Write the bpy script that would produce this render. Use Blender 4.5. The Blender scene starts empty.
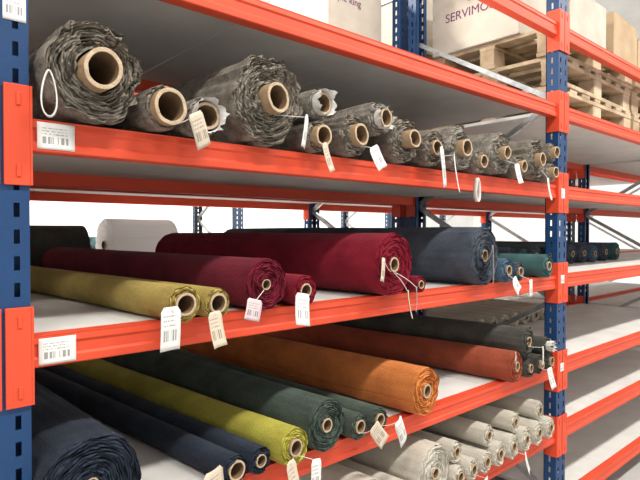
import bpy, bmesh, math, random
from math import sin, cos, pi, radians
from mathutils import Vector, Matrix, noise

S = 0.78          # modelling units -> metres
ZC = 1.85         # eye height in modelling units
LV = {-1: ZC-1.62, 0: ZC-1.17, 1: ZC-0.780, 2: ZC-0.256, 3: ZC+0.277, 4: ZC+0.755, 5: ZC+1.23}
W = 2.81; UP = 0.12; PITCH = W+UP; DEP = 1.12; BH = 0.080
scene = bpy.context.scene
COL = scene.collection
scene.view_settings.view_transform = 'Standard'

# ---------------------------------------------------------------- materials
def newmat(name):
    m = bpy.data.materials.new(name); m.use_nodes = True
    nt = m.node_tree; b = nt.nodes['Principled BSDF']
    return m, nt, b
def N(nt, t, **kw):
    n = nt.nodes.new(t)
    for k, v in kw.items():
        if k in n.inputs: n.inputs[k].default_value = v
        else: setattr(n, k, v)
    return n
def mottled(name, c1, c2, scale=8, rough=0.6, bump=0.1, bscale=60, metallic=0, detail=4, sheen=0, spec=0.5):
    m, nt, b = newmat(name)
    tc = N(nt, 'ShaderNodeTexCoord')
    n1 = N(nt, 'ShaderNodeTexNoise', Scale=scale, Detail=detail)
    r = N(nt, 'ShaderNodeValToRGB')
    r.color_ramp.elements[0].position = 0.35; r.color_ramp.elements[1].position = 0.65
    r.color_ramp.elements[0].color = (*c1, 1); r.color_ramp.elements[1].color = (*c2, 1)
    nt.links.new(tc.outputs['Object'], n1.inputs['Vector'])
    nt.links.new(n1.outputs['Fac'], r.inputs['Fac'])
    nt.links.new(r.outputs['Color'], b.inputs['Base Color'])
    b.inputs['Roughness'].default_value = rough; b.inputs['Metallic'].default_value = metallic
    b.inputs['Specular IOR Level'].default_value = spec
    if sheen: 
        b.inputs['Sheen Weight'].default_value = sheen
    if bump:
        n2 = N(nt, 'ShaderNodeTexNoise', Scale=bscale, Detail=3)
        bp = N(nt, 'ShaderNodeBump', Strength=bump, Distance=0.01)
        nt.links.new(tc.outputs['Object'], n2.inputs['Vector'])
        nt.links.new(n2.outputs['Fac'], bp.inputs['Height'])
        nt.links.new(bp.outputs['Normal'], b.inputs['Normal'])
    return m
def mul(c, k): return tuple(min(1, v*k) for v in c)

def fabric_mats(name, c, var=0.35, blotch=9, lo=0.5, hi=1.35):
    # woven / fibrous side: broad blotches x fine fleck, with a fibre bump
    side, nt, b = newmat('fabric_'+name)
    tc = N(nt, 'ShaderNodeTexCoord')
    n1 = N(nt, 'ShaderNodeTexNoise', Scale=blotch, Detail=6)
    n2 = N(nt, 'ShaderNodeTexNoise', Scale=150, Detail=4, Roughness=0.7)
    for n in (n1, n2): nt.links.new(tc.outputs['Object'], n.inputs['Vector'])
    ad = N(nt, 'ShaderNodeMath', operation='ADD'); nt.links.new(n1.outputs['Fac'], ad.inputs[0]); nt.links.new(n2.outputs['Fac'], ad.inputs[1])
    hf = N(nt, 'ShaderNodeMath', operation='MULTIPLY'); hf.inputs[1].default_value = 0.5; nt.links.new(ad.outputs[0], hf.inputs[0])
    r = N(nt, 'ShaderNodeValToRGB'); r.color_ramp.elements[0].position = 0.38; r.color_ramp.elements[1].position = 0.62
    r.color_ramp.elements[0].color = (*mul(c, 1-var), 1); r.color_ramp.elements[1].color = (*mul(c, 1+var), 1)
    nt.links.new(hf.outputs[0], r.inputs['Fac']); nt.links.new(r.outputs['Color'], b.inputs['Base Color'])
    bp = N(nt, 'ShaderNodeBump', Strength=0.55, Distance=0.005)
    nt.links.new(n2.outputs['Fac'], bp.inputs['Height']); nt.links.new(bp.outputs['Normal'], b.inputs['Normal'])
    b.inputs['Roughness'].default_value = 1.0; b.inputs['Specular IOR Level'].default_value = 0.05
    b.inputs['Sheen Weight'].default_value = 0.05
    # end material with wound layers
    m, nt, b = newmat('fabric_edge_'+name)
    tc = N(nt, 'ShaderNodeTexCoord'); sp = N(nt, 'ShaderNodeSeparateXYZ')
    nt.links.new(tc.outputs['Object'], sp.inputs[0])
    cb = N(nt, 'ShaderNodeCombineXYZ')
    nt.links.new(sp.outputs['X'], cb.inputs['X']); nt.links.new(sp.outputs['Z'], cb.inputs['Y'])
    ln = N(nt, 'ShaderNodeVectorMath', operation='LENGTH'); nt.links.new(cb.outputs[0], ln.inputs[0])
    ns = N(nt, 'ShaderNodeTexNoise', Scale=14, Detail=3); nt.links.new(tc.outputs['Object'], ns.inputs['Vector'])
    ma = N(nt, 'ShaderNodeMath', operation='MULTIPLY_ADD'); ma.inputs[1].default_value = 0.022
    nt.links.new(ns.outputs['Fac'], ma.inputs[0]); nt.links.new(ln.outputs['Value'], ma.inputs[2])
    m2 = N(nt, 'ShaderNodeMath', operation='MULTIPLY'); m2.inputs[1].default_value = 900
    nt.links.new(ma.outputs[0], m2.inputs[0])
    sn = N(nt, 'ShaderNodeMath', operation='SINE'); nt.links.new(m2.outputs[0], sn.inputs[0])
    mr = N(nt, 'ShaderNodeMapRange'); mr.inputs['From Min'].default_value = -1
    nt.links.new(sn.outputs[0], mr.inputs['Value'])
    r = N(nt, 'ShaderNodeValToRGB')
    r.color_ramp.elements[0].color = (*mul(c, lo), 1); r.color_ramp.elements[1].color = (*mul(c, hi), 1)
    nt.links.new(mr.outputs[0], r.inputs['Fac']); nt.links.new(r.outputs['Color'], b.inputs['Base Color'])
    bp = N(nt, 'ShaderNodeBump', Strength=0.6, Distance=0.004)
    nt.links.new(mr.outputs[0], bp.inputs['Height']); nt.links.new(bp.outputs['Normal'], b.inputs['Normal'])
    b.inputs['Roughness'].default_value = 0.95; b.inputs['Specular IOR Level'].default_value = 0.1
    return side, m

FAB = {
 'grey':    fabric_mats('taupe', (0.175, 0.155, 0.127), 0.5, 22, .75, 1.6),
 'grey2':   fabric_mats('ash', (0.21, 0.193, 0.165), 0.5, 26, .75, 1.5),
 'crimson': fabric_mats('crimson', (0.185, 0.011, 0.024), 0.28),
 'wine':    fabric_mats('wine', (0.125, 0.011, 0.022), 0.28),
 'mustard': fabric_mats('mustard', (0.33, 0.25, 0.070), 0.22),
 'lime':    fabric_mats('lime', (0.36, 0.33, 0.055), 0.18),
 'green':   fabric_mats('green', (0.060, 0.078, 0.062), 0.32),
 'dgreen':  fabric_mats('forest_green', (0.054, 0.073, 0.060), 0.32),
 'navy':    fabric_mats('navy', (0.022, 0.029, 0.044), 0.35),
 'slate':   fabric_mats('slate', (0.062, 0.074, 0.096), 0.3),
 'blue':    fabric_mats('blue', (0.065, 0.115, 0.17), 0.3),
 'teal':    fabric_mats('teal', (0.050, 0.110, 0.110), 0.3),
 'orange':  fabric_mats('orange', (0.50, 0.165, 0.046), 0.22),
 'rust':    fabric_mats('rust', (0.28, 0.068, 0.036), 0.22),
 'char':    fabric_mats('charcoal', (0.066, 0.065, 0.057), 0.32),
 'beige':   fabric_mats('beige', (0.50, 0.47, 0.395), 0.15, 9, .7, 1.2),
}
M_ORANGE = mottled('orange_powder_coat', (0.62, 0.062, 0.022), (0.69, 0.074, 0.027), 3, 0.5, 0.03, 90, spec=0.35)
M_BLUE = mottled('blue_powder_coat', (0.008, 0.040, 0.12), (0.010, 0.050, 0.15), 4, 0.45, 0.03, 90, spec=0.35)
M_DECK = mottled('laminate_deck', (0.60, 0.59, 0.56), (0.68, 0.67, 0.64), 5, 0.55, 0.04, 120)
M_GALV = mottled('galvanised_steel', (0.36, 0.37, 0.38), (0.5, 0.51, 0.52), 25, 0.4, 0.03, 60, metallic=0.6)
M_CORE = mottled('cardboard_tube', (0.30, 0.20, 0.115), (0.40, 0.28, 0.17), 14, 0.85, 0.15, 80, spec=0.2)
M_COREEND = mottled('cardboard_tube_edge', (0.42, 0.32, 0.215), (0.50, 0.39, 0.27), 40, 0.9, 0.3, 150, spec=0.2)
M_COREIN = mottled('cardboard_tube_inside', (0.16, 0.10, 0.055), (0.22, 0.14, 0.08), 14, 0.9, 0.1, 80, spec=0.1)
M_CARTON = mottled('corrugated_cardboard', (0.40, 0.29, 0.18), (0.47, 0.35, 0.23), 6, 0.85, 0.06, 60, spec=0.2)
M_CARTW = mottled('pale_cardboard', (0.48, 0.43, 0.36), (0.55, 0.50, 0.43), 6, 0.8, 0.05, 60, spec=0.2)
M_TAPE = mottled('packing_tape', (0.50, 0.36, 0.18), (0.55, 0.40, 0.22), 10, 0.3, 0, 10)
M_WOOD = mottled('pallet_wood', (0.34, 0.25, 0.16), (0.56, 0.45, 0.31), 7, 0.8, 0.2, 50, detail=8, spec=0.2)
M_PURPLE = mottled('purple_print', (0.13, 0.03, 0.10), (0.16, 0.04, 0.12), 20, 0.8, 0, 10)
M_STRING = mottled('cotton_string', (0.62, 0.61, 0.57), (0.72, 0.71, 0.67), 20, 0.9, 0, 10)
M_WRAP = mottled('torn_paper_wrap', (0.58, 0.58, 0.55), (0.74, 0.74, 0.72), 30, 0.5, 0.2, 60)
M_FILM = mottled('plastic_film', (0.93, 0.94, 0.94), (0.97, 0.98, 0.98), 6, 0.2, 0.15, 30)
# wrapped film lets daylight through: mix in translucency
_nt = M_FILM.node_tree; _b = _nt.nodes['Principled BSDF']; _o = _nt.nodes['Material Output']
_t = N(_nt, 'ShaderNodeBsdfTranslucent'); _t.inputs['Color'].default_value = (.97, .98, .98, 1)
_m = N(_nt, 'ShaderNodeMixShader'); _m.inputs[0].default_value = 0.5
_nt.links.new(_b.outputs[0], _m.inputs[1]); _nt.links.new(_t.outputs[0], _m.inputs[2]); _nt.links.new(_m.outputs[0], _o.inputs['Surface'])
M_WALL = mottled('white_wall_paint', (0.78, 0.79, 0.78), (0.84, 0.85, 0.84), 2, 0.8, 0.02, 60)
M_FLOOR = mottled('concrete', (0.42, 0.41, 0.39), (0.50, 0.49, 0.47), 3, 0.6, 0.08, 40)
M_CEIL = mottled('ceiling_panel', (0.6, 0.6, 0.6), (0.66, 0.66, 0.66), 2, 0.8, 0, 10)
M_NAVYB = mottled('dark_blue_paint', (0.015, 0.04, 0.085), (0.02, 0.05, 0.10), 4, 0.5, 0.02, 50)

def label_mat(name, base):
    """paper label: barcode block + rows of print, in the label's own coordinates"""
    m, nt, b = newmat(name)
    uv = N(nt, 'ShaderNodeUVMap'); sp = N(nt, 'ShaderNodeSeparateXYZ')
    nt.links.new(uv.outputs[0], sp.inputs[0])
    def math(op, a, bb=None, c=None):
        n = N(nt, 'ShaderNodeMath', operation=op)
        for i, v in enumerate((a, bb, c)):
            if v is None: continue
            if isinstance(v, (int, float)): n.inputs[i].default_value = v
            else: nt.links.new(v, n.inputs[i])
        return n.outputs[0]
    U, V = sp.outputs['X'], sp.outputs['Y']
    wn = N(nt, 'ShaderNodeTexWhiteNoise', noise_dimensions='1D')
    nt.links.new(math('FLOOR', math('MULTIPLY', U, 46.0)), wn.inputs['W'])
    bars = math('GREATER_THAN', wn.outputs['Value'], 0.45)
    inb = math('MULTIPLY', math('LESS_THAN', math('ABSOLUTE', math('SUBTRACT', V, 0.34)), 0.13),
               math('LESS_THAN', math('ABSOLUTE', math('SUBTRACT', U, 0.5)), 0.36))
    bars = math('MULTIPLY', bars, inb)
    rows = math('GREATER_THAN', math('SINE', math('MULTIPLY', V, 58.0)), 0.45)
    ns = N(nt, 'ShaderNodeTexNoise', Scale=14, Detail=2)
    mp = N(nt, 'ShaderNodeMapping'); mp.inputs['Scale'].default_value = (3, 0.7, 1)
    nt.links.new(uv.outputs[0], mp.inputs['Vector']); nt.links.new(mp.outputs[0], ns.inputs['Vector'])
    rows = math('MULTIPLY', rows, math('GREATER_THAN', ns.outputs['Fac'], 0.48))
    inr = math('MULTIPLY', math('LESS_THAN', math('ABSOLUTE', math('SUBTRACT', V, 0.70)), 0.17),
               math('LESS_THAN', math('ABSOLUTE', math('SUBTRACT', U, 0.46)), 0.34))
    rows = math('MULTIPLY', rows, inr)
    ink = math('MULTIPLY', math('MAXIMUM', bars, rows), 0.65)
    mx = N(nt, 'ShaderNodeMix', data_type='RGBA')
    nt.links.new(ink, mx.inputs['Factor'])
    mx.inputs['A'].default_value = (*base, 1); mx.inputs['B'].default_value = (0.04, 0.04, 0.045, 1)
    nt.links.new(mx.outputs['Result'], b.inputs['Base Color'])
    b.inputs['Roughness'].default_value = 0.6
    return m
M_TAG = {'w': label_mat('white_paper_label', (0.70, 0.70, 0.67)), 'b': label_mat('beige_card_label', (0.56, 0.48, 0.37)),
         'p': label_mat('pink_paper_label', (0.64, 0.53, 0.54))}

# ---------------------------------------------------------------- mesh helpers
def obj(name, bm, mats, parent=None, loc=(0, 0, 0), rot=(0, 0, 0), smooth=None, bevel=0):
    me = bpy.data.meshes.new(name)
    bmesh.ops.recalc_face_normals(bm, faces=bm.faces)
    bm.to_mesh(me); bm.free()
    for m in (mats if isinstance(mats, (list, tuple)) else [mats]): me.materials.append(m)
    if smooth is not None:
        me.polygons.foreach_set('use_smooth', [True]*len(me.polygons))
        me.set_sharp_from_angle(angle=radians(smooth))
    o = bpy.data.objects.new(name, me); COL.objects.link(o)
    o.location = loc; o.rotation_euler = rot
    if parent: o.parent = parent
    if bevel:
        bv = o.modifiers.new('bevel', 'BEVEL'); bv.width = bevel; bv.segments = 2; bv.limit_method = 'ANGLE'
    return o
def empty(name, loc=(0, 0, 0), rot=(0, 0, 0)):
    e = bpy.data.objects.new(name, None); COL.objects.link(e); e.empty_display_size = 0.05
    e.location = loc; e.rotation_euler = rot
    return e
def box(bm, x0, x1, y0, y1, z0, z1, mat=0):
    vs = [bm.verts.new((x, y, z)) for x in (x0, x1) for y in (y0, y1) for z in (z0, z1)]
    for f in ((0, 1, 3, 2), (4, 6, 7, 5), (0, 4, 5, 1), (2, 3, 7, 6), (0, 2, 6, 4), (1, 5, 7, 3)):
        bm.faces.new([vs[i] for i in f]).material_index = mat
def bar(bm, a, b, w, h, mat=0):
    """rectangular bar between two points"""
    a = Vector(a); b = Vector(b); d = (b-a); L = d.length; d.normalize()
    up = Vector((1, 0, 0)) if abs(d.x) < 0.9 else Vector((0, 0, 1))
    s = d.cross(up).normalized(); u = up
    vs = []
    for p in (a, b):
        for i, j in ((-1, -1), (1, -1), (1, 1), (-1, 1)):
            vs.append(bm.verts.new(p + s*i*w/2 + u*j*h/2))
    for f in ((0, 1, 2, 3), (7, 6, 5, 4), (0, 4, 5, 1), (1, 5, 6, 2), (2, 6, 7, 3), (3, 7, 4, 0)):
        bm.faces.new([vs[i] for i in f]).material_index = mat
def plate(bm, xs, zs, holes, y, axis='x', mat=0):
    """perforated sheet on a grid, cells in holes are left open"""
    g = {}
    def v(i, j):
        if (i, j) not in g:
            g[i, j] = bm.verts.new((xs[i], y, zs[j]) if axis == 'x' else (y, xs[i], zs[j]))
        return g[i, j]
    for i in range(len(xs)-1):
        for j in range(len(zs)-1):
            if holes(i, j): continue
            bm.faces.new((v(i, j), v(i+1, j), v(i+1, j+1), v(i, j+1))).material_index = mat

# ---------------------------------------------------------------- racking
TOP = 3.75
def upright(bm, x, y, flip):
    """open-section perforated post; x = left side, y = outer face, flip=+1 when the face looks to -y"""
    zs = []; z = 0.0
    while z < TOP: zs += [z, z+0.030]; z += 0.064
    zs.append(TOP)
    w = UP; d = 0.075
    xs = [x, x+0.022, x+0.035, x+0.085, x+0.098, x+w]
    plate(bm, xs, zs, lambda i, j: i in (1, 3) and j % 2 == 1, y)
    ys = sorted([y, y+flip*0.03, y+flip*0.043, y+flip*d])
    for xx in (x, x+w):
        plate(bm, ys, zs, lambda i, j: i == 1 and j % 2 == 1, xx, 'y')
    box(bm, x, x+0.03, y+flip*(d-0.004), y+flip*d, 0, TOP)
    box(bm, x+w-0.03, x+w, y+flip*(d-0.004), y+flip*d, 0, TOP)
    box(bm, x-0.02, x+w+0.02, y-0.02, y+0.10*flip+0.0, 0, 0.012)

def beam_profile(y, s, zt):
    # stepped box beam cross-section (y outwards = -s), zt = top
    p = [(0, 0), (0.002, -0.004), (0.0, -0.020), (0.005, -0.026), (0.005, -0.052), (0.0, -0.058), (0.0, -BH+0.003), (0.004, -BH),
         (0.046, -BH), (0.05, -BH+0.004), (0.05, 0)]
    return [(y + s*a, zt + b) for a, b in p]
def beam(bm, x0, x1, y, s, zt):
    pr = beam_profile(y, s, zt)
    A = [bm.verts.new((x0, a, b)) for a, b in pr]; B = [bm.verts.new((x1, a, b)) for a, b in pr]
    n = len(pr)
    for i in range(n):
        bm.faces.new((A[i], A[(i+1) % n], B[(i+1) % n], B[i]))
    bm.faces.new(A); bm.faces.new(B[::-1])
def connector(bm, xe, dirx, y, s, zt):
    """end bracket of a beam hooked onto the post. xe = beam end, dirx=-1 bracket goes to the left"""
    z0, z1 = zt-0.165, zt+0.075
    a, b = sorted((xe, xe+dirx*0.056))
    box(bm, a, b, *sorted((y-s*0.009, y-s*0.002)), z0, z1)       # face plate
    c, d = sorted((xe, xe-dirx*0.006))
    box(bm, c, d, *sorted((y-s*0.009, y+s*0.068)), z0, z1)       # side plate against the beam
    box(bm, *sorted((xe+dirx*0.020, xe+dirx*0.030)), *sorted((y-s*0.012, y-s*0.009)), z0+0.02, z0+0.05)
    box(bm, *sorted((xe+dirx*0.020, xe+dirx*0.030)), *sorted((y-s*0.012, y-s*0.009)), z1-0.05, z1-0.02)

def rack(name, y0, bays, depth=DEP, beammat=None, upmat=None, levels=(-1, 0, 1, 2, 3, 4), top_beams=True, offs=0.0):
    root = empty(name)
    bu = bmesh.new(); bb = bmesh.new(); bd = bmesh.new(); bg = bmesh.new()
    y1 = y0+depth
    for i in range(min(bays), max(bays)+2):
        x = i*PITCH-UP+offs
        upright(bu, x, y0, 1); upright(bu, x, y1, -1)
        # frame bracing
        z = 0.25; k = 0; xm = x+UP*0.5
        while z < TOP-0.6:
            a, b = (y0+0.06, y1-0.06) if k % 2 == 0 else (y1-0.06, y0+0.06)
            bar(bg, (xm, a, z), (xm, b, z+0.58), 0.03, 0.03)
            z += 0.60; k += 1
        bar(bg, (xm, y0+0.06, 0.2), (xm, y1-0.06, 0.2), 0.03, 0.03)
        bar(bg, (xm, y0+0.06, TOP-0.1), (xm, y1-0.06, TOP-0.1), 0.03, 0.03)
    for i in bays:
        xa = i*PITCH+offs; xb = xa+W
        lv = list(levels) + ([5] if top_beams else [])
        for l in lv:
            zt = LV[l]
            for (yy, s) in ((y0, 1), (y1, -1)):
                if l == 5 and s == -1: continue
                beam(bb, xa+0.001, xb-0.001, yy+s*0.004, s, zt)
                connector(bb, xa, -1, yy, s, zt); connector(bb, xb, 1, yy, s, zt)
            if l != 5:
                n = 4; pw = (xb-xa-0.02)/n
                for k in range(n):
                    box(bd, xa+0.01+k*pw+0.0015, xa+0.01+(k+1)*pw-0.0015, y0+0.056, y1-0.056, zt-0.022, zt-0.001)
    obj('uprights', bu, upmat or M_BLUE, root)
    obj('beams', bb, beammat or M_ORANGE, root, bevel=0.0015)
    obj('deck_panels', bd, [M_DECK, M_DECK], root)
    obj('bracing', bg, M_GALV, root)
    return root
rack('pallet_rack', 0.0, [-1, 0, 1, 2])
rack('pallet_rack', 1.20, [-1, 0, 1, 2], top_beams=False)
rack('pallet_rack', 4.4, [-1, 0, 1, 2], beammat=M_NAVYB, upmat=M_NAVYB, levels=(0, 2, 4), top_beams=False, offs=0.6)

# ---------------------------------------------------------------- fabric rolls
def cloth(R, L, rc, seed, rough, name, parent, mats, loose):
    rnd = random.Random(seed)
    na = 90; nl = 34; th0 = rnd.uniform(0, 2*pi); step = rnd.uniform(0.02, 0.05)
    if rough > 1.2: th0 = rnd.uniform(-0.3, 1.4); step = 0.10
    off = Vector((rnd.uniform(0, 50), rnd.uniform(0, 50), rnd.uniform(0, 50)))
    bm = bmesh.new()
    def rad(t, y):
        a = th0 + t*2*pi
        p = Vector((cos(a)*R*9, y*2.0, sin(a)*R*9))
        r = R*(1 - step*t)
        r += R*0.05*rough*noise.noise(p*0.8+off)
        r += R*0.035*rough*noise.noise(Vector((cos(a)*R*45, y*3, sin(a)*R*45))+off)
        e = max(0, 1-y/0.12)
        r += R*0.05*rough*e*noise.noise(Vector((cos(a)*3.5, y*14, sin(a)*3.5))+off)
        if rough > 1.2:      # loose folds and slack running along the roll
            r += R*0.05*abs(noise.noise(Vector((a*3.2+y*0.8, y*1.3, seed*3.7))))*2 - R*0.03
            r += R*0.07*noise.noise(Vector((cos(a)*1.3, y*2.5, sin(a)*1.3+seed)))
            r += R*0.045*e*noise.noise(Vector((a*5.5, y*6, seed*1.7)))
        return min(r, R*1.03) if sin(a) < -0.6 else r, a
    ys = [0.0, 0.006, 0.03, 0.07]+[0.07+(L-0.07)*(i/nl) for i in range(1, nl+1)]
    G = []
    for yi, y in enumerate(ys):
        row = []
        for k in range(na+1):
            r, a = rad(k/na, y)
            if yi == 0: r *= 0.985
            fy = 0.0
            if y < 0.04: fy = 0.012*rough*noise.noise(Vector((cos(a)*4, sin(a)*4, 1.3))+off)
            row.append(bm.verts.new((cos(a)*r, y+fy, sin(a)*r)))
        G.append(row)
    for i in range(len(G)-1):
        for k in range(na):
            bm.faces.new((G[i][k], G[i][k+1], G[i+1][k+1], G[i+1][k]))
        bm.faces.new((G[i][na], G[i][0], G[i+1][0], G[i+1][na]))
    nr = max(4, min(26, int((R-rc)/0.0045)))
    prev = G[0]
    for j in range(1, nr+1):
        f = j/nr; row = []
        for k in range(na+1):
            r0, a = rad(k/na, 0); r0 *= 0.985
            r = r0*(1-f) + rc*f
            dy = (0.0035 if j % 2 else -0.002)*(0.6+rough*0.5)
            dy += 0.014*rough*noise.noise(Vector((cos(a)*2.2+j*0.35, sin(a)*2.2, j*0.55))+off)
            if rough > 1.2: dy += 0.010*noise.noise(Vector((cos(a)*6, sin(a)*6, j*1.7))+off)
            r += (0.0026*rough*noise.noise(Vector((cos(a)*5, sin(a)*5, j*0.9))+off) if j < nr else 0)
            row.append(bm.verts.new((cos(a)*r, dy, sin(a)*r)))
        for k in range(na):
            bm.faces.new((prev[k], prev[k+1], row[k+1], row[k])).material_index = 1
        bm.faces.new((prev[na], prev[0], row[0], row[na])).material_index = 1
        prev = row
    inner = [bm.verts.new((cos(th0+k/na*2*pi)*rc, L, sin(th0+k/na*2*pi)*rc)) for k in range(na+1)]
    last = G[-1]
    for k in range(na):
        bm.faces.new((last[k], last[k+1], inner[k+1], inner[k])).material_index = 1
    return obj(name, bm, mats, parent, smooth=50)

def tube(ro, ri, y0, y1, parent, seed=0, rag=0.0):
    bm = bmesh.new(); n = 40; rnd = random.Random(seed)
    rows = []
    pts = [(ro, y1), (ro, y0+0.0015), (ro-0.0012, y0), (ri+0.0012, y0), (ri, y0+0.0015), (ri, y1)]
    sq = rnd.uniform(0.86, 0.97) if rag > .002 else rnd.uniform(.94, 1); ph = rnd.uniform(0, pi)
    for r, y in pts:
        row = []
        for k in range(n):
            a = k/n*2*pi
            front = 1 if y < y0+0.01 else 0
            rr = r*(1 - (1-sq)*front*cos(a-ph)**2)
            yy = y + (rag*noise.noise(Vector((cos(a)*2, sin(a)*2, seed))) if front else 0)
            row.append(bm.verts.new((cos(a)*rr, yy, sin(a)*rr)))
        rows.append(row)
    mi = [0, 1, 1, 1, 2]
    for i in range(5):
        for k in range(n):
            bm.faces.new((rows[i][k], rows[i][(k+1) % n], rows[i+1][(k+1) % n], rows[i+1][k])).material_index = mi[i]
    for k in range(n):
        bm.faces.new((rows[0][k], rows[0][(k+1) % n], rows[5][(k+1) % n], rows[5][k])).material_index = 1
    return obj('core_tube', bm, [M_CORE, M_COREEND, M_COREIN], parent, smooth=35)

def ribbon_line(pts, r, parent, name, mat):
    cu = bpy.data.curves.new(name, 'CURVE'); cu.dimensions = '3D'; cu.bevel_depth = r; cu.bevel_resolution = 2
    sp = cu.splines.new('NURBS'); sp.points.add(len(pts)-1)
    for p, q in zip(sp.points, pts): p.co = (*q, 1)
    sp.use_endpoint_u = True; sp.order_u = 3
    cu.materials.append(mat)
    o = bpy.data.objects.new(name, cu); COL.objects.link(o); o.parent = parent
    return o

def paper(name, w, h, mat, parent, loc, rot, curl=0.006, seed=0):
    """label hanging from its top edge, face to -y"""
    bm = bmesh.new(); uvl = bm.loops.layers.uv.new('UVMap')
    nx, nz = 5, 9; g = []
    for j in range(nz+1):
        row = []
        for i in range(nx+1):
            u, v = i/nx, j/nz
            x = (u-0.5)*w; z = -h*(1-v)
            if j == nz and curl: x *= 0.72
            y = -curl*2.0*(1-v)**2*(1 if seed % 2 else -0.6) + curl*sin(u*pi+seed)
            row.append(bm.verts.new((x, y, z)))
        g.append(row)
    for j in range(nz):
        for i in range(nx):
            f = bm.faces.new((g[j][i], g[j][i+1], g[j+1][i+1], g[j+1][i]))
            for lp, (a, b) in zip(f.loops, ((i, j), (i+1, j), (i+1, j+1), (i, j+1))):
                lp[uvl].uv = (a/nx, b/nz)
    o = obj(name, bm, mat, parent, loc, rot, smooth=60)
    sd = o.modifiers.new('thickness', 'SOLIDIFY'); sd.thickness = 0.001
    return o

cnt = [0]
def roll(x, y, zdeck, R, L, rc, fab, yaw=0, rough=0.6, prot=0.02, z=None, tags=(), loose=0, wrap=False, name='fabric_roll', strap=False):
    cnt[0] += 1; sd = cnt[0]
    e = empty(name, (x, y, z if z is not None else zdeck+R), (0, 0, radians(yaw)))
    cloth(R, L, rc, sd, rough, 'cloth', e, FAB[fab], loose)
    tube(rc, rc*0.78, -prot, L+0.01, e, sd, 0.004 if rough > 0.9 else 0.001)
    if wrap:
        bm = bmesh.new(); n = 44; rows = []
        for j in range(6):
            row = []
            for k in range(n):
                a = k/n*2*pi; f = j/5
                q = noise.noise(Vector((cos(a)*3, sin(a)*3, sd+f)))
                r = rc*(1.02+0.10*f) + 0.012*q*f
                row.append(bm.verts.new((cos(a)*r, -prot*0.2-0.035*f+0.03*f*noise.noise(Vector((cos(a)*4, sin(a)*4, sd+7))), sin(a)*r)))
            rows.append(row)
        for j in range(5):
            for k in range(n):
                bm.faces.new((rows[j][k], rows[j][(k+1) % n], rows[j+1][(k+1) % n], rows[j+1][k]))
        w = obj('torn_wrap', bm, M_WRAP, e, smooth=60)
    for i, t in enumerate(tags):
        tx, tz, w, h, rot, kind = t[:6]
        ty = t[6] if len(t) > 6 else -0.05
        paper('label', w, h, M_TAG[kind], e, (tx, ty, tz), (radians(-4), radians(rot), radians(random.Random(sd+i).uniform(4, 26))), seed=sd+i)
        ribbon_line([(0.0, 0.01, -rc*0.9), (tx*0.5, ty*0.6, min(-rc*0.9, tz*0.5)-0.004), (tx, ty-0.002, tz-0.006)], 0.0012, e, 'string', M_STRING)
    if strap:
        sx, sz = strap
        bm = bmesh.new(); n = 24; pr = None; first = None
        for k in range(n):
            a = k/n*2*pi
            cx = sx+0.018*sin(a)*(1.0-0.3*cos(a)); cz = sz-0.055+0.055*cos(a)
            p0 = bm.verts.new((cx, -0.050, cz)); p1 = bm.verts.new((cx+0.008, -0.026, cz+0.002))
            if pr: bm.faces.new((pr[0], pr[1], p1, p0))
            else: first = (p0, p1)
            pr = (p0, p1)
        bm.faces.new((pr[0], pr[1], first[1], first[0]))
        o = obj('carry_loop', bm, M_STRING, e, smooth=60)
        m = o.modifiers.new('thickness', 'SOLIDIFY'); m.thickness = 0.003
    return e

D3 = LV[3]; D2 = LV[2]; D1 = LV[1]; D0 = LV[0]
Y = -0.04
# --- level 3 : taupe rolls
roll(0.148, Y, D3, .130, 1.95, .054, 'grey', 2, 2.0, .045, strap=(-0.130, -0.03))
roll(0.325, Y-.02, D3, .062, 1.9, .050, 'grey', 3, 1.25, .03, tags=[(0.060, -0.010, .056, .10, -28, 'b')])
roll(0.450, Y-.01, D3, .058, 1.9, .044, 'grey2', 2, 1.25, .015, wrap=True)
roll(0.688, Y, D3, .146, 1.95, .048, 'grey', 2, 1.9, .05, tags=[(0.12, -0.04, .03, .11, 12, 'w')])
roll(0.900, Y, D3, .055, 1.9, .038, 'grey', 2, 1.25, .03, tags=[(-0.02, -0.03, .06, .10, -14, 'b')])
roll(0.915, Y+.01, D3, .055, 1.85, .040, 'grey2', 3, 1.1, .02, z=D3+.170, wrap=True)
roll(1.075, Y, D3, .078, 1.95, .040, 'grey', 2, 1.7, .04, tags=[(0.05, -0.04, .055, .090, -28, 'w')])
roll(1.220, Y+.01, D3, .066, 1.9, .037, 'grey2', 2, 1.4, .04, z=D3+.160, wrap=True)
roll(1.370, Y, D3, .096, 1.95, .038, 'grey', 2, 1.9, .05)
roll(1.560, Y, D3, .082, 1.95, .036, 'grey', 2, 1.7, .02, tags=[(-0.02, 0.0, .070, .17, -14, 'w'), (0.075, -0.02, .050, .17, -2, 'w')])
roll(1.752, Y, D3, .100, 1.95, .042, 'grey2', 2, 1.8, .04, strap=(0.08, -0.13))
roll(1.925, Y, D3, .056, 1.9, .034, 'grey', 2, 1.25, .02)
roll(2.100, Y, D3, .112, 1.95, .036, 'grey2', 2, 1.9, .04, tags=[(0.07, -0.05, .06, .10, -8, 'w')])
roll(2.285, Y, D3, .060, 1.9, .034, 'grey', 2, 1.25, .03)
roll(2.465, Y, D3, .112, 1.95, .036, 'grey', 2, 1.9, .04, tags=[(0.03, -0.10, .07, .12, -4, 'w')])
roll(2.640, Y, D3, .056, 1.9, .034, 'grey2', 2, 1.1, .03)
roll(2.650, Y, D3, .055, 1.9, .034, 'grey', 2, 1.1, .03, z=D3+.168)
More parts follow.
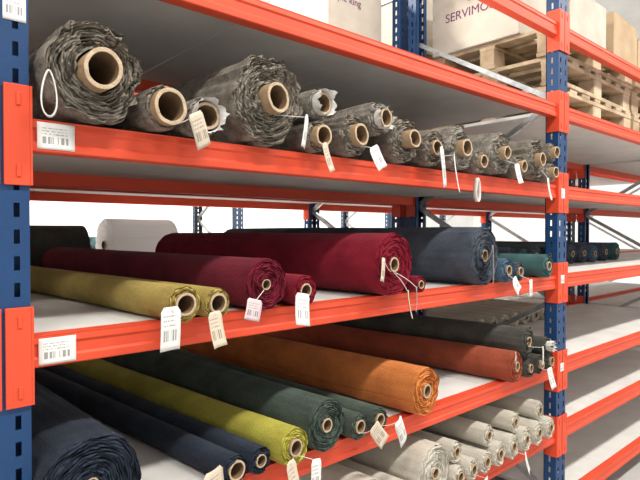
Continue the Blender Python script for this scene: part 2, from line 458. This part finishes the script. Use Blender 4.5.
# --- level 2
roll(0.380, Y-.02, D2, .052, 1.9, .034, 'mustard', 5, .8, .008, tags=[(-0.075, 0.005, .072, .115, 2, 'w')])
roll(0.484, Y-.02, D2, .046, 1.9, .030, 'mustard', 5, .8, .008, tags=[(-0.045, -0.015, .060, .100, -2, 'b')])
roll(0.684, Y+.01, D2, .086, 1.9, .018, 'wine', 3, .6, .002, tags=[(-0.085, -0.035, .075, .065, 16, 'p')])
roll(0.850, Y+.01, D2, .054, 1.9, .026, 'crimson', 3, .6, .004, tags=[(-0.06, 0.000, .060, .105, 12, 'w')])
roll(1.300, Y, D2, .126, 1.62, .030, 'crimson', 5, .7, .004, tags=[(-0.11, 0.03, .055, .09, 14, 'b', -0.03), (0.02, -0.10, .045, .11, 5, 'b'), (0.085, -0.09, .045, .10, 2, 'w')])
roll(1.470, Y, D2, .036, 1.6, .018, 'crimson', 1, .6, .006)
roll(1.960, Y, D2, .142, 1.95, .030, 'slate', 5, .8, .004, tags=[(0.0, 0.05, .080, .18, 3, 'w', -0.04)])
roll(2.175, Y, D2, .062, 1.5, .026, 'blue', 1, .7, .01, tags=[(-0.03, -0.04, .07, .08, -35, 'w')])
roll(2.295, Y, D2, .050, 1.5, .024, 'slate', 1, .7, .01, tags=[(0.02, -0.04, .05, .09, -4, 'w')])
roll(2.610, Y, D2, .066, 1.5, .026, 'teal', 2, .7, .01)
# --- level 1
roll(0.130, Y, D1, .130, 1.9, .024, 'navy', 2, 1.1, .001)
roll(0.560, Y, D1, .046, 1.9, .032, 'navy', 6, .8, .008, tags=[(-0.115, 0.052, .10, .10, 3, 'b', -.04)])
roll(0.660, Y+.01, D1, .044, 1.9, .022, 'navy', 6, .8, .006)
roll(0.778, Y-.02, D1, .064, 1.9, .030, 'lime', 6, .8, .008, tags=[(-0.07, -0.01, .05, .13, -8, 'b'), (0.05, -0.04, .045, .11, 4, 'w')])
roll(0.940, Y, D1, .094, 1.9, .026, 'dgreen', 5, .8, .004)
roll(1.105, Y, D1, .050, 1.9, .026, 'green', 4, .8, .008, tags=[(0.02, 0.01, .06, .11, -40, 'b')])
roll(1.215, Y, D1, .050, 1.9, .026, 'green', 4, .8, .008, tags=[(0.05, 0.0, .06, .13, -32, 'w')])
roll(1.510, Y, D1, .104, 1.95, .030, 'orange', 6, .8, .008)
roll(2.270, Y, D1, .082, 1.95, .026, 'rust', 7, .8, .006, tags=[(-0.09, 0.085, .08, .035, -8, 'w', -0.03)])
roll(2.410, Y, D1, .050, 1.95, .024, 'char', 5, .9, .01)
roll(2.390, Y, D1, .078, 1.95, .030, 'char', 7, 1.1, .008, z=D1+.195, tags=[(0.08, -0.03, .06, .10, 14, 'w')])
roll(2.525, Y, D1, .052, 1.9, .026, 'char', 4, .9, .015, tags=[(0.0, -0.01, .05, .12, -14, 'w')])
roll(2.640, Y, D1, .052, 1.9, .026, 'char', 3, .9, .015)
roll(2.600, Y, D1, .050, 1.9, .026, 'char', 4, .9, .03, z=D1+.146, wrap=True)
# --- level 0 : natural rolls
xs0 = [(1.16, .11), (1.36, .075), (1.57, .125), (1.76, .05), (1.87, .052), (1.985, .055), (2.11, .06), (2.24, .062), (2.375, .065), (2.515, .065), (2.65, .06)]
for i, (xx, R) in enumerate(xs0):
    roll(xx, Y, D0, R, 1.9, .026, 'beige', 5, .8, .008, tags=([(0.03, -0.03, .05, .10, -10, 'w')] if i in (4, 7) else ()))
for i, (xx, R) in enumerate([(1.775, .05), (2.05, .055), (2.31, .055), (2.58, .055)]):
    roll(xx, Y+.03, D0, R, 1.9, .024, 'beige', 5, .8, .008, z=D0+[.152, .160, .165, .168][i])
# rear contents
def cross_roll(x, y, zd, R, L, mats, rc=.03, name='fabric_roll'):
    e = empty(name, (x, y, zd+R), (0, 0, radians(-90)))
    cnt[0] += 1
    cloth(R, L, rc, cnt[0], .5, 'cloth', e, mats, 0)
    tube(rc, rc*.78, -0.01, L+.01, e, cnt[0])
cross_roll(0.93, 2.08, D2, .172, .44, [M_FILM, M_FILM], name='plastic_film_roll')
cross_roll(0.24, 2.11, D2, .150, .56, FAB['char'])
# neighbouring bay rolls set back
X1 = PITCH
for i, (xx, R, c) in enumerate([(0.16, .075, 'slate'), (0.34, .07, 'teal'), (0.52, .08, 'slate'), (0.72, .075, 'navy'), (0.92, .08, 'teal'), (1.12, .08, 'slate'), (1.34, .08, 'slate'), (1.56, .07, 'blue'), (1.8, .08, 'slate'), (2.05, .08, 'teal')]):
    roll(X1+xx, 0.45, LV[2], R, 1.6, .026, c, 0, .8, .01)
for i in range(9):
    roll(X1+0.2+i*.17, 0.80, LV[1], .06, 1.4, .026, 'beige', 0, .8, .01)
# left neighbour bay
roll(-0.34, Y, D3, .10, 1.9, .045, 'grey', 0, 1.3, .04); roll(-0.32, Y, D2, .09, 1.9, .03, 'mustard', 0, .7, .01)
roll(-0.32, Y, D1, .10, 1.9, .03, 'navy', 0, .8, .01)

# ---------------------------------------------------------------- labels on the racking
def sticker(x, y, z, w, h, kind='w', name='shelf_label'):
    o = paper(name, w, h, M_TAG[kind], None, (x, y, z), (0, 0, 0), curl=0.0, seed=0)
    return o
sticker(0.062, 0.0025, D3-0.006, .088, .066)
sticker(0.062, 0.0025, D2-0.008, .088, .066)
sticker(-0.030, -0.0015, D3+0.300, .050, .075)
sticker(W+.05, -0.0105, D3-0.02, .045, .06); sticker(W+.05, -0.0105, D2-0.0, .045, .05); sticker(W+.05, -0.0105, D1-0.0, .045, .05)

# ---------------------------------------------------------------- cartons and pallets on top
def carton(name, x0, x1, y0, y1, z0, h, mat, yaw=0):
    cx, cy = (x0+x1)/2, (y0+y1)/2; w = (x1-x0)/2; d = (y1-y0)/2
    e = empty(name, (cx, cy, z0), (0, 0, radians(yaw)))
    bm = bmesh.new()
    box(bm, -w, w, -d, d, 0, h)
    obj('body', bm, mat, e, bevel=0.006)
    bm = bmesh.new()   # top flaps
    for s in (-1, 1):
        box(bm, -w+.002, w-.002, *sorted((s*0.003, s*(d-.002))), h, h+0.006)
    obj('flaps', bm, mat, e)
    bm = bmesh.new()
    box(bm, -w-.001, w+.001, -.03, .03, h+.006, h+.0075)
    box(bm, -w-.0015, -w-.0002, -.03, .03, h-.12, h+.007); box(bm, w+.0002, w+.0015, -.03, .03, h-.12, h+.007)
    obj('tape', bm, M_TAPE, e)
    return e, w, d
def text(s, size, parent, loc, rot=(pi/2, 0, 0), mat=M_PURPLE):
    cu = bpy.data.curves.new('print', 'FONT'); cu.body = s; cu.size = size; cu.align_x = 'CENTER'; cu.extrude = 0.0006
    cu.materials.append(mat)
    o = bpy.data.objects.new('print', cu); COL.objects.link(o); o.parent = parent; o.location = loc; o.rotation_euler = rot
def pallet(x, y, z, yaw=0, nb=7, Lx=1.30, Ly=.96):
    e = bmesh.new(); rnd = random.Random(int(x*100+z*100))
    for i in range(3):
        yy = (-.5+i*.5)*(Ly-.12)
        box(e, -Lx/2, Lx/2, yy-.06, yy+.06, 0, .026)
        box(e, -Lx/2, Lx/2, yy-.06, yy+.06, .134, .160)
        for k in range(3):
            xx = (-.5+k*.5)*(Lx-.14)
            box(e, xx-.07, xx+.07, yy-.055, yy+.055, .026, .134)
    for i in range(nb):
        xx = -Lx/2+.06+i*(Lx-.12)/(nb-1); w = rnd.uniform(.045, .062)
        box(e, xx-w, xx+w, -Ly/2, Ly/2, .160, .186)
    return obj('wooden_pallet', e, M_WOOD, None, (x, y, z), (0, 0, radians(yaw)), bevel=0.003)
D4 = LV[4]
pz = .187
# front rack, second bay: three pallets high with the printed carton at the near-left corner
for k in range(3): pallet(X1+0.76, .60, D4+k*pz, [0, 1.2, -.8][k])
for k in range(3): pallet(X1+2.12, .60, D4+k*pz, [0, -1, 1][k])
c, w, d = carton('cardboard_box', 3.02, 3.62, .36, 1.06, D4+3*pz, .60, M_CARTW, 0)
side = (pi/2, 0, -pi/2)
text('SERVIMOS', .090, c, (-w-.002, .03, .225), side)
bm = bmesh.new()
tri = ((-.15, .45), (.15, .45), (0, .33))
v = [bm.verts.new((0, -a, b)) for a, b in tri]; v2 = [bm.verts.new((.001, -a, b)) for a, b in tri]
bm.faces.new(v); bm.faces.new(v2[::-1])
for i in range(3): bm.faces.new((v[i], v2[i], v2[(i+1) % 3], v[(i+1) % 3]))
obj('printed_mark', bm, M_PURPLE, c, (-w-.002, .03, 0))
carton('cardboard_box', 3.66, 4.30, .30, 1.0, D4+3*pz, .48, M_CARTW, -1)
carton('cardboard_box', X1+1.5, X1+2.1, .3, .9, D4+3*pz, .50, M_CARTON, 2)
carton('cardboard_box', X1+2.14, X1+2.7, .3, .9, D4+3*pz, .42, M_CARTON, -2)
# rear rack, second bay
for k in range(4): pallet(X1+.78, 1.76, D4+k*pz, [0, 1, -1, .5][k])
for k in range(3): pallet(X1+2.14, 1.76, D4+k*pz, [0, -1, 1][k])
carton('cardboard_box', 3.20, 4.20, 1.34, 2.1, D4+4*pz, .75, M_CARTW, 0)
carton('cardboard_box', 4.5, 5.6, 1.4, 2.1, D4+3*pz, .6, M_CARTON, 0)
# rear rack, first bay
c, w, d = carton('cardboard_box', 2.19, 2.74, 1.32, 2.0, D4, 1.10, M_CARTW, 0)
text('simple king', .075, c, (-0.12, -d-.002, .88))
# front rack, upper right contents beyond
for k in range(3): pallet(2*PITCH+0.80, .60, D4+k*pz, [0, 1, -1.5][k])
for k in range(4): pallet(2*PITCH+2.14, .60, D4+k*pz, [0, -1, 1, 0][k])
# far rack contents: dark rolls
for i in range(14):
    roll(.75+i*.21+(.13 if i > 11 else 0), 4.5, LV[2], [.09, .08, .10][i % 3], .95, .03, ['slate', 'navy', 'teal'][i % 3], 0, .5, .01)

# ---------------------------------------------------------------- building shell
def slab(name, x0, x1, y0, y1, z0, z1, mat):
    bm = bmesh.new(); box(bm, x0, x1, y0, y1, z0, z1); return obj(name, bm, mat)
slab('floor', -6, 16, -6, 9, -.1, 0, M_FLOOR)
slab('wall_back', -6, 16, 9, 9.15, 0, 6.5, M_WALL)
slab('wall_right', 16, 16.15, -6, 9.15, 0, 6.5, M_WALL)
slab('ceiling', -6, 16.15, -6, 9.15, 6.5, 6.6, M_CEIL)

# ---------------------------------------------------------------- lights
me, nt, b = newmat('lamp_diffuser')
b.inputs['Base Color'].default_value = (1, 1, 1, 1); b.inputs['Emission Color'].default_value = (1, .97, .92, 1); b.inputs['Emission Strength'].default_value = 4
def lamp(x, y, z, lx, ly, power):
    bm = bmesh.new(); box(bm, -lx/2-.03, lx/2+.03, -ly/2-.03, ly/2+.03, 0.02, .09); box(bm, -lx/2, lx/2, -ly/2, ly/2, .005, .02, 1)
    f = obj('ceiling_light', bm, [M_CEIL, me], None, (x, y, z))
    ld = bpy.data.lights.new('lamp', 'AREA'); ld.shape = 'RECTANGLE'; ld.size = lx*S; ld.size_y = ly*S; ld.energy = power*S*S; ld.color = (1, .96, .90)
    lo = bpy.data.objects.new('lamp', ld); COL.objects.link(lo); lo.parent = f; lo.location = (0, 0, -.01)
for x in (-2.2, 1.2, 4.6, 8.0):
    lamp(x, -2.4, 5.6, 2.4, .5, 175)
for x in (0.5, 4.5, 8.5): lamp(x, 3.3, 5.6, 2.2, .5, 480)  # unseen lamps added over the rear gap, strengthened to brighten the film roll
for x in (0.5, 4.5, 8.5): lamp(x, 7.4, 5.6, 2.2, .5, 220)
w = bpy.data.worlds.new('World'); scene.world = w; w.use_nodes = True
bg = w.node_tree.nodes['Background']; bg.inputs[0].default_value = (1, .985, .96, 1); bg.inputs[1].default_value = 1.02

# ---------------------------------------------------------------- camera
cd = bpy.data.cameras.new('camera'); cam = bpy.data.objects.new('camera', cd); COL.objects.link(cam)
cd.sensor_width = 36; cd.lens = 540/640*36
cam.location = (-.344, -1.449, ZC)
cam.rotation_euler = (radians(90-.85), 0, math.atan2(.748, .664)-pi/2)
scene.camera = cam
cd.clip_start = 0.02

# to metres
for o in list(COL.objects):
    if o.parent is None:
        o.location = o.location*S
        if o.type in ('MESH', 'EMPTY', 'CURVE', 'FONT'): o.scale = (S, S, S)
